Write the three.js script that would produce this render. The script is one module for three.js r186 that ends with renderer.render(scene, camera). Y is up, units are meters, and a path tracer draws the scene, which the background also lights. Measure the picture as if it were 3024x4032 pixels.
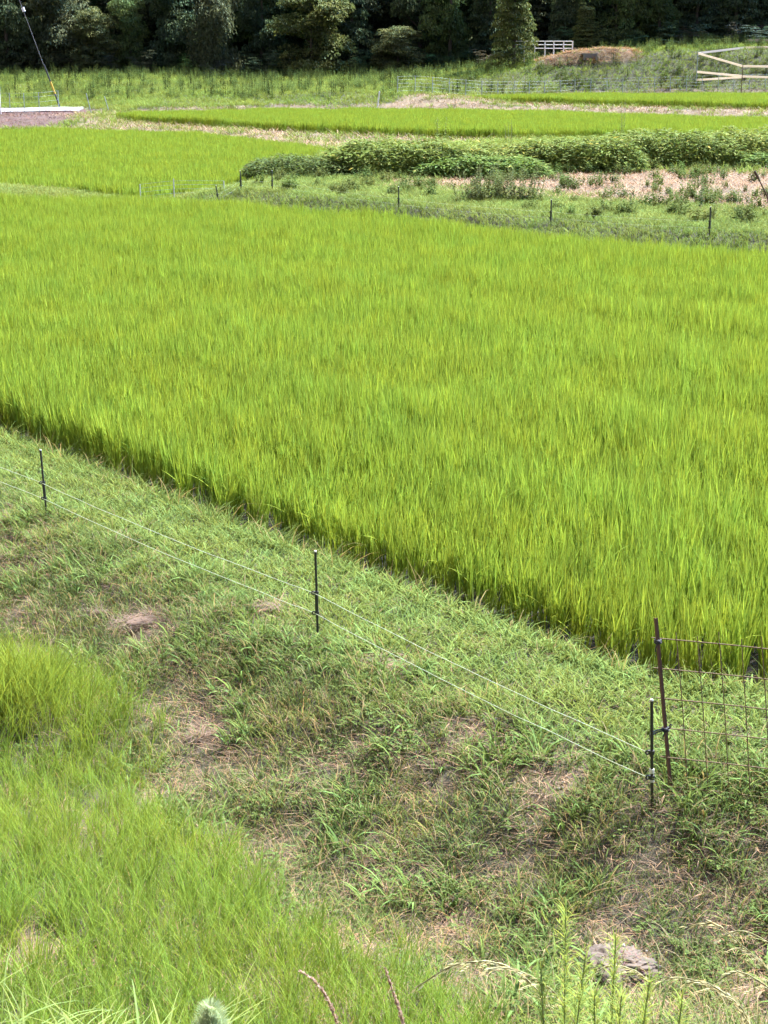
import * as THREE from 'three';
import { Sky } from 'three/addons/objects/Sky.js';
import { mergeGeometries } from 'three/addons/utils/BufferGeometryUtils.js';
import { createNoise2D } from 'simplex-noise';

// ------------------------------------------------------------------ camera, sky, sun, exposure
const scene = new THREE.Scene();
const camera = new THREE.PerspectiveCamera(36.19, 0.75, 0.1, 3000);
camera.position.set(0, 5.3, 0);
camera.rotation.set(THREE.MathUtils.degToRad(-16), 0, 0);
const renderer = new THREE.WebGLRenderer({ antialias: true });
renderer.toneMapping = THREE.LinearToneMapping;
renderer.toneMappingExposure = 4.8;
renderer.shadowMap.enabled = true;
const SUN = new THREE.Vector3(0.46, 0.77, -0.44).normalize();
const sky = new Sky();
sky.name = 'sky';
sky.scale.setScalar(2500);
Object.assign(sky.material.uniforms.sunPosition, { value: SUN.clone() });
sky.material.uniforms.turbidity.value = 8;
sky.material.uniforms.rayleigh.value = 0.5;
sky.material.uniforms.mieCoefficient.value = 0.006;
sky.material.uniforms.cloudCoverage.value = 0.6;
sky.material.uniforms.cloudDensity.value = 0.5;
scene.add(sky);
scene.environmentIntensity = 0.22;
const sun = new THREE.DirectionalLight(new THREE.Color(1, 0.95, 0.84), 5);
sun.name = 'sun';
sun.position.copy(SUN).multiplyScalar(300).add(new THREE.Vector3(0, 0, -80));
sun.target.position.set(0, 0, -80);
sun.castShadow = true;
sun.shadow.radius = 5;
sun.shadow.mapSize.set(4096, 4096);
Object.assign(sun.shadow.camera, { left: -110, right: 110, top: 130, bottom: -130, near: 10, far: 700 });
scene.add(sun, sun.target);

// ------------------------------------------------------------------ helpers
let seed = 20240817;
const rnd = () => { seed = (seed + 0x6d2b79f5) | 0; let t = Math.imul(seed ^ (seed >>> 15), 1 | seed); t = (t + Math.imul(t ^ (t >>> 7), 61 | t)) ^ t; return ((t ^ (t >>> 14)) >>> 0) / 4294967296; };
const rr = (a, b) => a + (b - a) * rnd();
const n2 = createNoise2D(rnd);
const fbm = (x, y) => (n2(x, y) + 0.5 * n2(x * 2.1 + 7, y * 2.1) + 0.25 * n2(x * 4.3, y * 4.3 + 3)) / 1.75;
const ss = (a, b, x) => { const t = Math.min(1, Math.max(0, (x - a) / (b - a))); return t * t * (3 - 2 * t); };
const lerp = (a, b, t) => a + (b - a) * t;
const V = (x, y, z) => new THREE.Vector3(x, y, z);
const rgb = (r, g, b) => new THREE.Color().setRGB(r, g, b);
const taken = {};
const numbered = (n) => { const k = taken[n] = (taken[n] ?? -1) + 1; return k ? `${n}_${String(k).padStart(3, '0')}` : n; };
function tag(o, label, category, group, kind) {
  o.userData.label = label; o.userData.category = category;
  if (group) o.userData.group = group;
  if (kind) o.userData.kind = kind;
  return o;
}
function base(name, x, y, d) { const g = new THREE.Group(); g.name = numbered(name); g.position.set(x, y, -d); scene.add(g); return g; }
function part(name, geo, mat, parent) { const m = new THREE.Mesh(geo, mat); m.name = name; (parent ?? scene).add(m); return m; }
function rod(a, b, r, r2 = r, n = 8) {
  const dir = b.clone().sub(a), g = new THREE.CylinderGeometry(r2, r, dir.length(), n, 1);
  g.applyQuaternion(new THREE.Quaternion().setFromUnitVectors(V(0, 1, 0), dir.clone().normalize()));
  const m = a.clone().add(b).multiplyScalar(0.5);
  return g.translate(m.x, m.y, m.z);
}
const tube = (pts, r, seg = 24, n = 6) => new THREE.TubeGeometry(new THREE.CatmullRomCurve3(pts), seg, r, n, false);
function std(color, roughness = 0.9, extra = {}) { return new THREE.MeshStandardMaterial({ color, roughness, ...extra }); }
function leafMat(color, transmission = 0.35, roughness = 0.92) {
  return new THREE.MeshPhysicalMaterial({ color, roughness, transmission, thickness: 0, specularIntensity: 0.08, side: THREE.DoubleSide, vertexColors: true });
}
function noiseTexture(size, lo, hi, scale) {
  const data = new Uint8Array(size * size * 4);
  for (let j = 0; j < size; j++) for (let i = 0; i < size; i++) {
    const a = (i / size) * Math.PI * 2, b = (j / size) * Math.PI * 2;
    const v = 0.5 + 0.5 * fbm(scale * Math.cos(a) + 3 * Math.cos(b), scale * Math.sin(a) + 3 * Math.sin(b) + scale * Math.sin(b)) * 0.7 + (rnd() - 0.5) * 0.5;
    data.set([0, 0, 0].map(() => 255 * lerp(lo, hi, Math.min(1, Math.max(0, v)))).concat(255), (j * size + i) * 4);
  }
  const t = new THREE.DataTexture(data, size, size);
  t.wrapS = t.wrapT = THREE.RepeatWrapping; t.magFilter = THREE.LinearFilter; t.needsUpdate = true;
  return t;
}

// blades, leaves and tufts are collected into plain arrays and turned into one geometry
class Leaves {
  constructor() { this.p = []; this.n = []; this.c = []; this.i = []; }
  blade(x, y, z, az, L, th, curve, w, seg, tint, twist = 0) {
    const ca = Math.cos(az), sa = Math.sin(az), s = [-Math.sin(az + twist), 0, Math.cos(az + twist)];
    const st = L / seg; let px = x, py = y, pz = z, t0 = this.p.length / 3;
    for (let k = 0; k <= seg; k++) {
      const t = k / seg, sn = Math.sin(th), cs = Math.cos(th), dx = ca * sn, dy = cs, dz = sa * sn;
      const nx = s[1] * dz - s[2] * dy, ny = s[2] * dx - s[0] * dz, nz = s[0] * dy - s[1] * dx;
      const hw = 0.5 * w * (t < 0.25 ? 0.62 + 1.5 * t : Math.pow((1 - t) / 0.75, 0.7));
      if (k < seg) { this.p.push(px - s[0] * hw, py, pz - s[2] * hw, px + s[0] * hw, py, pz + s[2] * hw); this.n.push(nx, ny, nz, nx, ny, nz); this.c.push(...tint, ...tint); }
      else { this.p.push(px, py, pz); this.n.push(nx, ny, nz); this.c.push(...tint); }
      if (k) { const a = t0 + (k - 1) * 2; if (k < seg) this.i.push(a, a + 1, a + 2, a + 1, a + 3, a + 2); else this.i.push(a, a + 1, a + 2); }
      px += dx * st; py += dy * st; pz += dz * st; th += curve / seg;
    }
    return [px, py, pz];
  }
  leaf(px, py, pz, dir, up, L, w, tint) {           // a pointed leaf folded a little along its middle
    const s = V().crossVectors(dir, up).normalize(), n = V().crossVectors(s, dir).normalize(), b = this.p.length / 3;
    const q = (a, c, e) => this.p.push(px + dir.x * a + s.x * c + n.x * e, py + dir.y * a + s.y * c + n.y * e, pz + dir.z * a + s.z * c + n.z * e);
    q(0, 0, 0); q(L * 0.42, -w / 2, w * 0.14); q(L * 0.42, w / 2, w * 0.14); q(L, 0, -L * 0.1);
    for (let k = 0; k < 4; k++) { this.n.push(n.x, n.y, n.z); this.c.push(...tint); }
    this.i.push(b, b + 2, b + 1, b + 1, b + 2, b + 3);
  }
  geo() {
    const g = new THREE.BufferGeometry();
    g.setAttribute('position', new THREE.Float32BufferAttribute(this.p, 3)); g.setAttribute('normal', new THREE.Float32BufferAttribute(this.n, 3));
    g.setAttribute('color', new THREE.Float32BufferAttribute(this.c, 3)); g.setIndex(this.i);
    return g;
  }
}
const tone = (v = 0.2, h = 0.1) => { const k = 1 + rr(-v, v), q = rr(-h, h); return [k * (1 + q), k, k * (1 - q)]; };
function tuft({ n, h, w, r = 0.03, th = [0.05, 0.5], curve = [0.4, 1.2], seg = 4, v = 0.2, hue = 0.12, old = 0 }) {
  const L = new Leaves();
  for (let k = 0; k < n; k++) {
    const az = rnd() * 6.283, q = Math.sqrt(rnd()) * r, a2 = az + rr(-0.9, 0.9);
    let t = tone(v, hue);
    if (rnd() < old) t = [t[0] * 2.3, t[1] * 1.25, t[2] * 2.2];
    L.blade(Math.cos(az) * q, -0.02, Math.sin(az) * q, a2, rr(...h), rr(...th), rr(...curve), rr(...w), seg, t, rr(-0.9, 0.9));
  }
  return L.geo();
}
// a mass of plants nobody could count: one group, each variant of plant an instanced child
function mass(name, childName, label, category, variants, mat, spots) {
  const g = new THREE.Group(); g.name = numbered(name); tag(g, label, category, null, 'stuff'); scene.add(g);
  const by = variants.map(() => []);
  for (const s of spots) by[Math.floor(rnd() * variants.length)].push(s);
  const o = new THREE.Object3D(), c = new THREE.Color();
  variants.forEach((geo, k) => {
    if (!by[k].length) return;
    const m = new THREE.InstancedMesh(geo, mat, by[k].length);
    m.name = childName; m.userData.kind = 'stuff';
    by[k].forEach((s, i) => {
      o.position.set(s.x, s.y ?? H(s.x, s.d), -s.d);
      o.rotation.set(s.tx ?? rr(-0.08, 0.08), s.turn ?? rnd() * 6.283, s.tz ?? rr(-0.08, 0.08), 'XZY');
      o.rotation.order = 'XZY';
      const q = s.s ?? 1; o.scale.set(q * (s.w ?? 1), q * (s.h ?? 1), q * (s.w ?? 1));
      o.updateMatrix(); m.setMatrixAt(i, o.matrix);
      const t = s.c ?? [1, 1, 1]; m.setColorAt(i, c.setRGB(t[0], t[1], t[2]));
    });
    g.add(m);
  });
  return g;
}
function scatter(x0, x1, d0, d1, step, f) {         // a jittered grid over a rectangle of ground
  const out = [];
  for (let d = d0; d < d1; d += step) for (let x = x0; x < x1; x += step) {
    const px = x + rr(-0.5, 0.5) * step, pd = d + rr(-0.5, 0.5) * step;
    if (Math.abs(px) > 0.262 * pd + 1.8) continue;
    const s = f(px, pd); if (s) out.push({ x: px, d: pd, ...s });
  }
  return out;
}

// ------------------------------------------------------------------ the lie of the land (x to the right, d away from the viewer, metres)
const PADDY = [[-16, 34.6], [-5.56, 22.1], [2.3, 12.69], [3.3, 12.45], [9, 11.2], [16, 34], [14, 36.8], [9.84, 40.48], [5.4, 43.92], [0.3, 50.28], [-5.33, 55.63], [-8.3, 57], [-20, 57.7], [-20, 38]];
const LEFT = [[-22, 69], [-15.7, 65], [-11.4, 62], [-8.6, 59.3], [-7, 62], [-6, 66], [-4.5, 75], [-3.2, 92], [-7.95, 102], [-12.9, 112], [-19.4, 116.5], [-34, 117], [-34, 72]];
const MIDDLE = [[-22.6, 134.6], [-11.3, 119.4], [-3.5, 110.5], [3.6, 103], [8, 101.8], [42, 98], [44, 112], [29.2, 123], [14.8, 140], [3, 148.4], [-9.7, 147], [-21, 138.5]];
const UPPER = [[7.9, 161.5], [20, 149], [32, 134.5], [48, 122], [56, 170], [46, 173], [21.3, 172]];
const FALLOW = [[-5.2, 58.6], [0.6, 52.6], [5.2, 47.7], [9.2, 44], [17, 37.5], [45, 60], [45, 92], [10, 92], [-2, 82], [-3.6, 66]];
const FRONT = [[-16, 34.6], [2.3, 12.69], [3.3, 12.45], [9, 11.2], [30, 7]];
const segDist = (x, d, a, b) => { const vx = b[0] - a[0], vd = b[1] - a[1], t = Math.min(1, Math.max(0, ((x - a[0]) * vx + (d - a[1]) * vd) / (vx * vx + vd * vd))); return Math.hypot(x - a[0] - t * vx, d - a[1] - t * vd); };
function inside(P, x, d) { let c = false; for (let i = 0, j = P.length - 1; i < P.length; j = i++) { const a = P[i], b = P[j]; if ((a[1] > d) !== (b[1] > d) && x < ((b[0] - a[0]) * (d - a[1])) / (b[1] - a[1]) + a[0]) c = !c; } return c; }
function edge(P, x, d) { let m = 1e9; for (let i = 0, j = P.length - 1; i < P.length; j = i++) m = Math.min(m, segDist(x, d, P[j], P[i])); return m; }
const away = (P, x, d) => (inside(P, x, d) ? -1 : 1) * edge(P, x, d);   // negative inside
const MOUND = (x, d) => { const a = (x - 23.2) / 6.2, b = (d - 185.5) / 3.4; return a * a > 1 || b * b > 1 ? 0 : 0.7 * Math.pow(1 - a * a, 0.7) * (1 - b * b) * (1 + 0.25 * fbm(x * 0.6, d * 0.6)); };
const LEVELS = [[PADDY, 0], [LEFT, 0], [MIDDLE, 0.6], [UPPER, 1.5], [FALLOW, 0.85]];
function frontLine(x) { for (let i = 0; i < FRONT.length - 1; i++) { const a = FRONT[i], b = FRONT[i + 1]; if (x <= b[0] || i === FRONT.length - 2) return a[1] + ((x - a[0]) / (b[0] - a[0])) * (b[1] - a[1]); } }
const nearSide = (x, d) => d < frontLine(x);
function S(x, d) { let m = 1e9; for (let i = 0; i < FRONT.length - 1; i++) m = Math.min(m, segDist(x, d, FRONT[i], FRONT[i + 1])); return m; }
const lump = (x, d) => 0.045 * fbm(x * 0.9, d * 0.9) + 0.02 * n2(x * 3.1, d * 3.1);
function H(x, d) {
  if (nearSide(x, d)) {
    const s = S(x, d);
    const profile = 0.2 * ss(0, 0.3, s) + 0.03 * ss(0.3, 0.9, s) - 0.64 * ss(1.45, 3.9, s) + 0.2 * Math.max(0, s - 4);
    const bank = 3.7 - 0.55 * Math.max(d, -1), k = 0.5, m = Math.max(profile, bank);
    const soft = m + Math.max(0, k - Math.abs(profile - bank)) ** 2 / (4 * k);
    return soft + lump(x, d) * ss(0.1, 0.6, s) + 0.42 * ss(1.25, 0.25, Math.hypot((x + 3.35) * 0.9, d - 12.6));
  }
  let sw = 0, sh = 0, dm = 1e9, df = 1e9, dn = 1e9;
  for (const [P, lev] of LEVELS) {
    const q = away(P, x, d);
    if (q <= 0) return P === FALLOW ? lev + 0.04 * fbm(x * 0.4, d * 0.4) * ss(0, 1, -q) : lev;
    const w = 1 / (q * q + 0.02); sw += w; sh += w * lev;
    if (P === PADDY || P === LEFT) dm = Math.min(dm, q); else if (P === FALLOW) df = q;
    dn = Math.min(dn, q);
    if (P === UPPER || P === MIDDLE) df = Math.min(df, q * 4);
  }
  let h = sh / sw + (0.36 + 0.16 * ss(-9, -14, x)) * ss(0, 0.5, dm) * (1 - ss(2.6, 5, dm)) * ss(0.4, 2.2, df) + lump(x, d) * ss(0.1, 0.8, dn);
  const far = Math.min(away(UPPER, x, d), away(MIDDLE, x, d));
  if (d > 120) h += ss(0, 14, far) * ss(140, 196, d) * (2.6 + 3.4 / (1 + Math.exp(-(x - 17) / 6))) ;
  h += 0.75 * ss(0.3, 5, away(MIDDLE, x, d)) * ss(135, 141, d + 0.25 * Math.min(0, x)) * ss(14, 4, x) * ss(-25, -21, x) * (1 - ss(158, 175, d));
  h += MOUND(x, d);
  h += 0.5 * ss(118, 134, d) * ss(-18, -27, x);
  h += 0.42 * Math.max(0, d - 204) * (d < 320 ? 1 : 320 / d);
  return h;
}

// ------------------------------------------------------------------ the ground
const BARE = [[-2.35, 14.5, 0.4], [-3.55, 14.4, 0.4], [-1.1, 14.35, 0.28], [0.0, 12.9, 0.28], [1.25, 10.75, 0.42], [1.55, 9.05, 0.4], [-1.55, 12.5, 0.3], [0.75, 11.5, 0.25], [2.3, 9.6, 0.35], [-4.35, 16.9, 0.45], [-0.2, 9.2, 0.3], [0.5, 9.6, 0.3], [-2.2, 8.6, 0.35], [2.4, 8.7, 0.4], [-1.9, 11.6, 0.3]];
const bareness = (x, d) => { let b = 0; for (const [bx, bd, r] of BARE) b = Math.max(b, 1 - ss(0.45 * r, 1.15 * r, Math.hypot(x - bx, (d - bd) * 0.8) + 0.22 * n2(x * 4, d * 4) + 0.22 * r)); return b; };
const inStraw = (x, d) => {                           // 0..1 how much cut straw lies here
  if (d > 44 && d < 74 && inside(FALLOW, x, d)) { const e = edge(FALLOW, x, d); return ss(3.2, 5.5, e + 1.6 * fbm(x * 0.25, d * 0.25) - 0.28 * Math.max(0, x - 6)) * (0.55 + 0.45 * ss(-0.3, 0.4, fbm(x * 0.3 + 9, d * 0.3))); }
  if (d > 84 && d < 190) {
    const a = away(LEFT, x, d), b = away(MIDDLE, x, d), c = away(UPPER, x, d);
    if (Math.min(a, b, c) < 0) return 0;
    let v = 0;
    if (a + b < 16 && x > -24) v = 1;
    if (b + c < 16) v = 1;
    if (MOUND(x, d) > 0.15) return 1;
    if (b < 5 && d > 128) v = Math.max(v, 0.75);
    if (c < 4.5 && d > 150) v = Math.max(v, 0.6);
    return v * ss(-0.5, 0.15, fbm(x * 0.12, d * 0.2 + 5) + 0.25);
  }
  return 0;
};
const inRedSoil = (x, d) => (d > 115 && d < 150 && x < -23 ? ss(117.5, 121, d + 1.5 * n2(x * 0.3, d * 0.3)) * (1 - ss(146, 149, d)) * ss(-23.5, -26.5, x + 0.8 * n2(x * 0.3, d * 0.3)) : 0);
{
  const line = (stops) => { const o = [stops[0][0]]; for (const [to, st] of stops.slice(1)) while (o[o.length - 1] < to - 1e-6) o.push(Math.min(to, o[o.length - 1] + st)); return o; };
  const xs = line([[-900], [-300, 100], [-90, 15], [-40, 2.5], [-12, 0.7], [-6, 0.25], [5, 0.11], [12, 0.4], [40, 0.7], [90, 2.5], [300, 15], [900, 100]]);
  const ds = line([[-60], [-6, 6], [3, 0.5], [6, 0.25], [23, 0.11], [36, 0.3], [62, 0.55], [80, 0.4], [215, 0.8], [300, 8], [900, 100]]);
  const p = [], c = [], uv = [], idx = [];
  const mix = (a, b, t) => a.map((v, k) => lerp(v, b[k], t));
  for (const d of ds) for (const x of xs) {
    p.push(x, H(x, d), -d); uv.push(x, d);
    let q = [0.05, 0.046, 0.024];
    const g = 0.5 + 0.5 * fbm(x * 0.7, d * 0.7);
    q = mix(q, [0.08, 0.058, 0.036], g);
    if (nearSide(x, d)) { q = mix(q, [0.135, 0.09, 0.054], bareness(x, d)); }
    else {
      if (inside(PADDY, x, d) || inside(LEFT, x, d) || inside(MIDDLE, x, d) || inside(UPPER, x, d)) q = [0.03, 0.025, 0.016];
      else q = mix([0.032, 0.036, 0.014], [0.052, 0.048, 0.022], g);
      q = mix(q, [0.18, 0.12, 0.066], 0.8 * inStraw(x, d));
      q = mix(q, [0.07, 0.032, 0.022], inRedSoil(x, d));
    }
    c.push(...q);
  }
  const W = xs.length;
  for (let j = 0; j < ds.length - 1; j++) for (let i = 0; i < W - 1; i++) { const a = j * W + i; idx.push(a, a + 1, a + W, a + 1, a + W + 1, a + W); }
  const g = new THREE.BufferGeometry();
  g.setAttribute('position', new THREE.Float32BufferAttribute(p, 3)); g.setAttribute('color', new THREE.Float32BufferAttribute(c, 3)); g.setAttribute('uv', new THREE.Float32BufferAttribute(uv, 2));
  g.setIndex(idx); g.computeVertexNormals();
  const grain = noiseTexture(512, 0.55, 1, 9), m = std(0xffffff, 1, { vertexColors: true, map: grain, bumpMap: grain, bumpScale: 0.02 });
  const o = part('ground', g, m); o.userData.kind = 'structure'; tag(o, 'earth under the paddies, banks and weed strips', 'ground');
}

// ------------------------------------------------------------------ rice
const C = {
  rice: leafMat(rgb(0.22, 0.29, 0.032), 0.36),
  lawn: leafMat(rgb(0.155, 0.205, 0.047), 0.35),
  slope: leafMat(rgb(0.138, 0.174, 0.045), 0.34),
  tall: leafMat(rgb(0.175, 0.24, 0.03), 0.4),
  pale: leafMat(rgb(0.1188, 0.1584, 0.0396), 0.35),
  blond: leafMat(rgb(0.17, 0.22, 0.06), 0.38),
  straw: new THREE.MeshStandardMaterial({ color: rgb(0.26, 0.175, 0.1), roughness: 0.95, side: THREE.DoubleSide, vertexColors: true }),
  weed: leafMat(rgb(0.066, 0.0957, 0.0198), 0.32),
  stem: std(rgb(0.22, 0.25, 0.09), 0.9),
};
function riceHill(culms, leaves, r, w) {               // culms from the mud, leaves set along them, tips upward
  const L = new Leaves();
  for (let k = 0; k < culms; k++) {
    const az = rnd() * 6.283, q = Math.sqrt(rnd()) * r, bx = Math.cos(az) * q, bz = Math.sin(az) * q, a2 = az + rr(-0.7, 0.7), th = rr(0.02, 0.15), hc = rr(0.42, 0.58), t = tone(0.2, 0.1);
    L.blade(bx, -0.02, bz, a2, hc + 0.1, th, 0.05, w * 0.75, 2, t, rr(-1, 1));
    for (let j = 0; j < leaves; j++) {
      const u = (j === 0 ? rr(0.08, 0.35) : rr(0.3, 1)) * hc, b = a2 + rr(-1.9, 1.9), droop = rnd() < 0.035;
      L.blade(bx + Math.cos(a2) * Math.sin(th) * u, u, bz + Math.sin(a2) * Math.sin(th) * u, b, rr(0.22, 0.42), droop ? rr(0.5, 0.9) : rr(0.02, 0.26), droop ? rr(0.5, 1.1) : rr(0.0, 0.25), w * rr(0.75, 1.2), 4, tone(0.28, 0.1), rr(-1.2, 1.2));
    }
  }
  return L.geo();
}
const bigRice = [0, 1, 2, 3, 4, 5, 6, 7].map(() => riceHill(17, 4.2, 0.05, 0.0128));
const farRice = [0, 1, 2, 3, 4].map(() => riceHill(11, 4.2, 0.12, 0.024));
function paddy(P, u, row, inRow, label, geos) {
  const v = [-u[1], u[0]], spots = [];
  const all = P.map(([x, d]) => [x * u[0] + d * u[1], x * v[0] + d * v[1]]);
  const lo = [0, 1].map((k) => Math.min(...all.map((a) => a[k]))), hi = [0, 1].map((k) => Math.max(...all.map((a) => a[k])));
  for (let b = lo[1]; b < hi[1]; b += row) for (let a = lo[0]; a < hi[0]; a += inRow) {
    const aa = a + rr(-0.3, 0.3) * inRow, bb = b + rr(-0.22, 0.22) * row + 0.05 * n2(a * 0.3, b);
    const x = aa * u[0] + bb * v[0], d = aa * u[1] + bb * v[1];
    if (Math.abs(x) > 0.262 * d + 1.8 || !inside(P, x, d)) continue;
    const e = edge(P, x, d);
    if (e < 0.05 + 0.1 * rnd()) continue;
    const band = fbm((x * 0.64 - d * 0.77) * 0.09, (x * 0.77 + d * 0.64) * 0.26), fine = fbm(x * 0.9, d * 0.7), wind = fbm(x * 0.22 + 40, d * 0.3);
    const tn = 1 + 0.1 * fine + rr(-0.14, 0.14), yl = 0.1 * fbm(x * 0.35 + 90, d * 0.35) + rr(-0.05, 0.05);
    spots.push({ x, d, h: 1 + 0.24 * band + 0.08 * fine + rr(-0.06, 0.06), w: rr(0.85, 1.2), tx: 0.07 * wind + rr(-0.03, 0.03), tz: 0.07 * band + rr(-0.03, 0.03), c: [tn * (1 + yl), tn, tn * (1 - yl)] });
  }
  return mass('rice', 'rice_hill', label, 'rice', geos, C.rice, spots);
}
const U = [0.641, -0.767];
paddy(PADDY, U, 0.30, 0.17, 'bright green rice filling the large paddy in front', bigRice);
paddy(LEFT, U, 0.3, 0.26, 'green rice in the paddy beyond the low grass bund', farRice);
paddy(MIDDLE, [0.99, -0.1], 0.3, 0.27, 'rice in the long paddy behind the leafy thicket', farRice);
paddy(UPPER, [0.99, -0.1], 0.32, 0.28, 'rice in the highest paddy below the wire mesh fence', farRice);

// ------------------------------------------------------------------ grass on the near bund, slope and bank
const crab = [0, 1, 2, 3].map(() => tuft({ n: 10, h: [0.09, 0.21], w: [0.008, 0.0145], r: 0.05, th: [0.15, 0.8], curve: [0.7, 1.7] }));
const thin = [0, 1, 2, 3].map(() => tuft({ n: 10, h: [0.11, 0.3], w: [0.005, 0.0105], r: 0.06, th: [0.1, 0.6], curve: [0.7, 2.0], old: 0.1 }));
const thatch = [0, 1, 2].map(() => tuft({ n: 12, h: [0.06, 0.18], w: [0.002, 0.005], r: 0.07, th: [1.15, 1.6], curve: [-0.2, 0.5], seg: 3, v: 0.35 }));
const fine = [0, 1, 2, 3, 4].map(() => tuft({ n: 18, h: [0.32, 0.62], w: [0.004, 0.0078], r: 0.06, th: [0.02, 0.3], curve: [0.3, 1.3], seg: 5 }));
const broad = [0, 1, 2].map(() => tuft({ n: 20, h: [0.45, 0.95], w: [0.01, 0.019], r: 0.08, th: [0.1, 0.7], curve: [1.0, 2.4], seg: 8 }));
const clover = [0, 1].map(() => { const L = new Leaves(); for (let k = 0; k < 14; k++) { const a = rnd() * 6.283, q = 0.09 * Math.sqrt(rnd()), y = rr(0.02, 0.09), x = Math.cos(a) * q, z = Math.sin(a) * q; for (let j = 0; j < 3; j++) { const b = j * 2.094 + a; L.leaf(x, y, z, V(Math.cos(b), 0.1, Math.sin(b)), V(0, 1, 0), 0.019, 0.016, tone(0.2, 0.08)); } } return L.geo(); });
const onNear = (f) => (x, d) => { if (!nearSide(x, d)) return null; return f(x, d, S(x, d)); };
const tallZone = (x, d, s) => ss(3.55, 4.2, s + 0.3 * fbm(x * 0.8, d * 0.8) - 0.5 * ss(-2.2, 0, x) - 1.6 * ss(0.1, 1.2, x));
mass('bund_grass', 'grass_tuft', 'short bright green grass covering the bund along the fence', 'grass', crab, C.lawn, scatter(-9, 6, 6, 30, 0.062, onNear((x, d, s) => {
  if (s < 0.12 || s > 3.4) return null;
  const p = (1 - ss(1.5, 2.4, s + 0.5 * fbm(x * 1.1, d * 1.1))) * (1 - 0.85 * bareness(x, d)) * (0.75 + 0.3 * ss(-0.4, 0.3, fbm(x * 1.7, d * 1.7)));
  if (rnd() > p) return null;
  const y = 0.12 * fbm(x * 0.8, d * 0.8) + rr(-0.06, 0.06), k = 1 + 0.14 * fbm(x * 2 + 5, d * 2) + rr(-0.1, 0.1);
  return { s: rr(0.75, 1.25) * (s < 0.4 ? 1.35 : 1), c: [k * (1 + y), k, k * (1 - y)] };
})));
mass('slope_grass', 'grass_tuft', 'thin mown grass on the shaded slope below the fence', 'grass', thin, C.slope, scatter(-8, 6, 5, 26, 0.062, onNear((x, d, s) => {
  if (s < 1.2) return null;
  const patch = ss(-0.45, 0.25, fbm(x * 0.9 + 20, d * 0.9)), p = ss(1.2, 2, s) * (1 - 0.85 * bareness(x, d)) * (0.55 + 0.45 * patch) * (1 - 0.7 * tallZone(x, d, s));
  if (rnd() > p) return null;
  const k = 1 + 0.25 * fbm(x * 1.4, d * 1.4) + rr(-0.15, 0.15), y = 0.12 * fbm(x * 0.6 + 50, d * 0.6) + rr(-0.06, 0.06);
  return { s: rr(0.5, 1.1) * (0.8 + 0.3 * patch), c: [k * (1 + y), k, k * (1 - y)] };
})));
mass('lush_grass', 'grass_tuft', 'lusher dark green tufts in patches on the slope', 'grass', crab, C.slope, scatter(-7, 5, 6, 24, 0.085, onNear((x, d, s) => {
  if (s < 1.3 || rnd() > 0.5 * ss(0.02, 0.4, fbm(x * 0.75 + 33, d * 0.75)) * (1 - bareness(x, d)) * (1 - tallZone(x, d, s))) return null;
  const k = rr(0.8, 1.25); return { s: rr(1.1, 1.9), c: [k * 0.95, k * 1.1, k * 1.05] };
})));
mass('dead_grass', 'thatch', 'brown dead grass lying between the green blades on the slope', 'dead grass', thatch, C.straw, scatter(-8, 6, 5, 26, 0.1, onNear((x, d, s) => {
  const b = bareness(x, d), p = 0.2 + 0.95 * ss(1.4, 2.4, s) * ss(0.3, -0.3, fbm(x * 0.9 + 20, d * 0.9)) + 0.75 * b;
  if (s < 0.2 || rnd() > p) return null;
  const k = rr(0.45, 0.95) + 0.25 * b;
  return { s: rr(0.8, 1.5), c: [k * 1.05, k * 0.93, k * 0.88], y: H(x, d) + rr(0.015, 0.06) };
})));
mass('clover', 'clover_patch', 'small round leaved ground cover low on the slope', 'ground cover', clover, C.slope, scatter(-3, 4, 6, 12, 0.12, onNear((x, d, s) => (s > 2.2 && rnd() < 0.6 * ss(-0.25, 0.5, fbm(x * 0.8 + 70, d * 0.8)) * (1 - bareness(x, d)) ? { s: rr(0.7, 1.3), c: [0.72, 0.8, 0.8] } : null))));
mass('tall_grass', 'grass_tuft', 'long soft yellow-green grass at the foot of the slope', 'grass', fine, C.tall, scatter(-7, 4, 3.5, 19, 0.08, onNear((x, d, s) => {
  const z = tallZone(x, d, s) * (1 - bareness(x, d));
  const hump = ss(1.5, 0.3, Math.hypot((x + 3.35) * 0.9, d - 12.5));
  if (rnd() > Math.max(z * 0.68, hump)) return null;
  const k = 1 + 0.12 * fbm(x, d) + rr(-0.1, 0.1), y = 0.1 * hump + 0.1 * fbm(x * 0.5, d * 0.5) + rr(-0.05, 0.05);
  return { s: rr(0.7, 1.15) * (0.82 + 0.3 * hump) * (1 - 0.18 * ss(1.1, 0.3, Math.hypot((x + 2.9) * 0.5, d - 11.2))), c: [k * (1 + y), k, k * (1 - y)], tx: rr(-0.12, 0.12), tz: rr(-0.15, 0.1) };
})));
mass('broad_grass', 'grass_tuft', 'coarse pale grass arching in at the lower corner', 'grass', broad, C.blond, scatter(-4, 4, 3.6, 8.5, 0.15, onNear((x, d, s) => {
  const z = ss(-0.65, -1.2, x) * ss(7.2, 6.2, d) + 0.12 * ss(6.4, 5.4, d);
  if (rnd() > z) return null;
  const k = rr(0.85, 1.15); return { s: rr(0.7, 1.15), c: [k, k, k] };
})));
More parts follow.
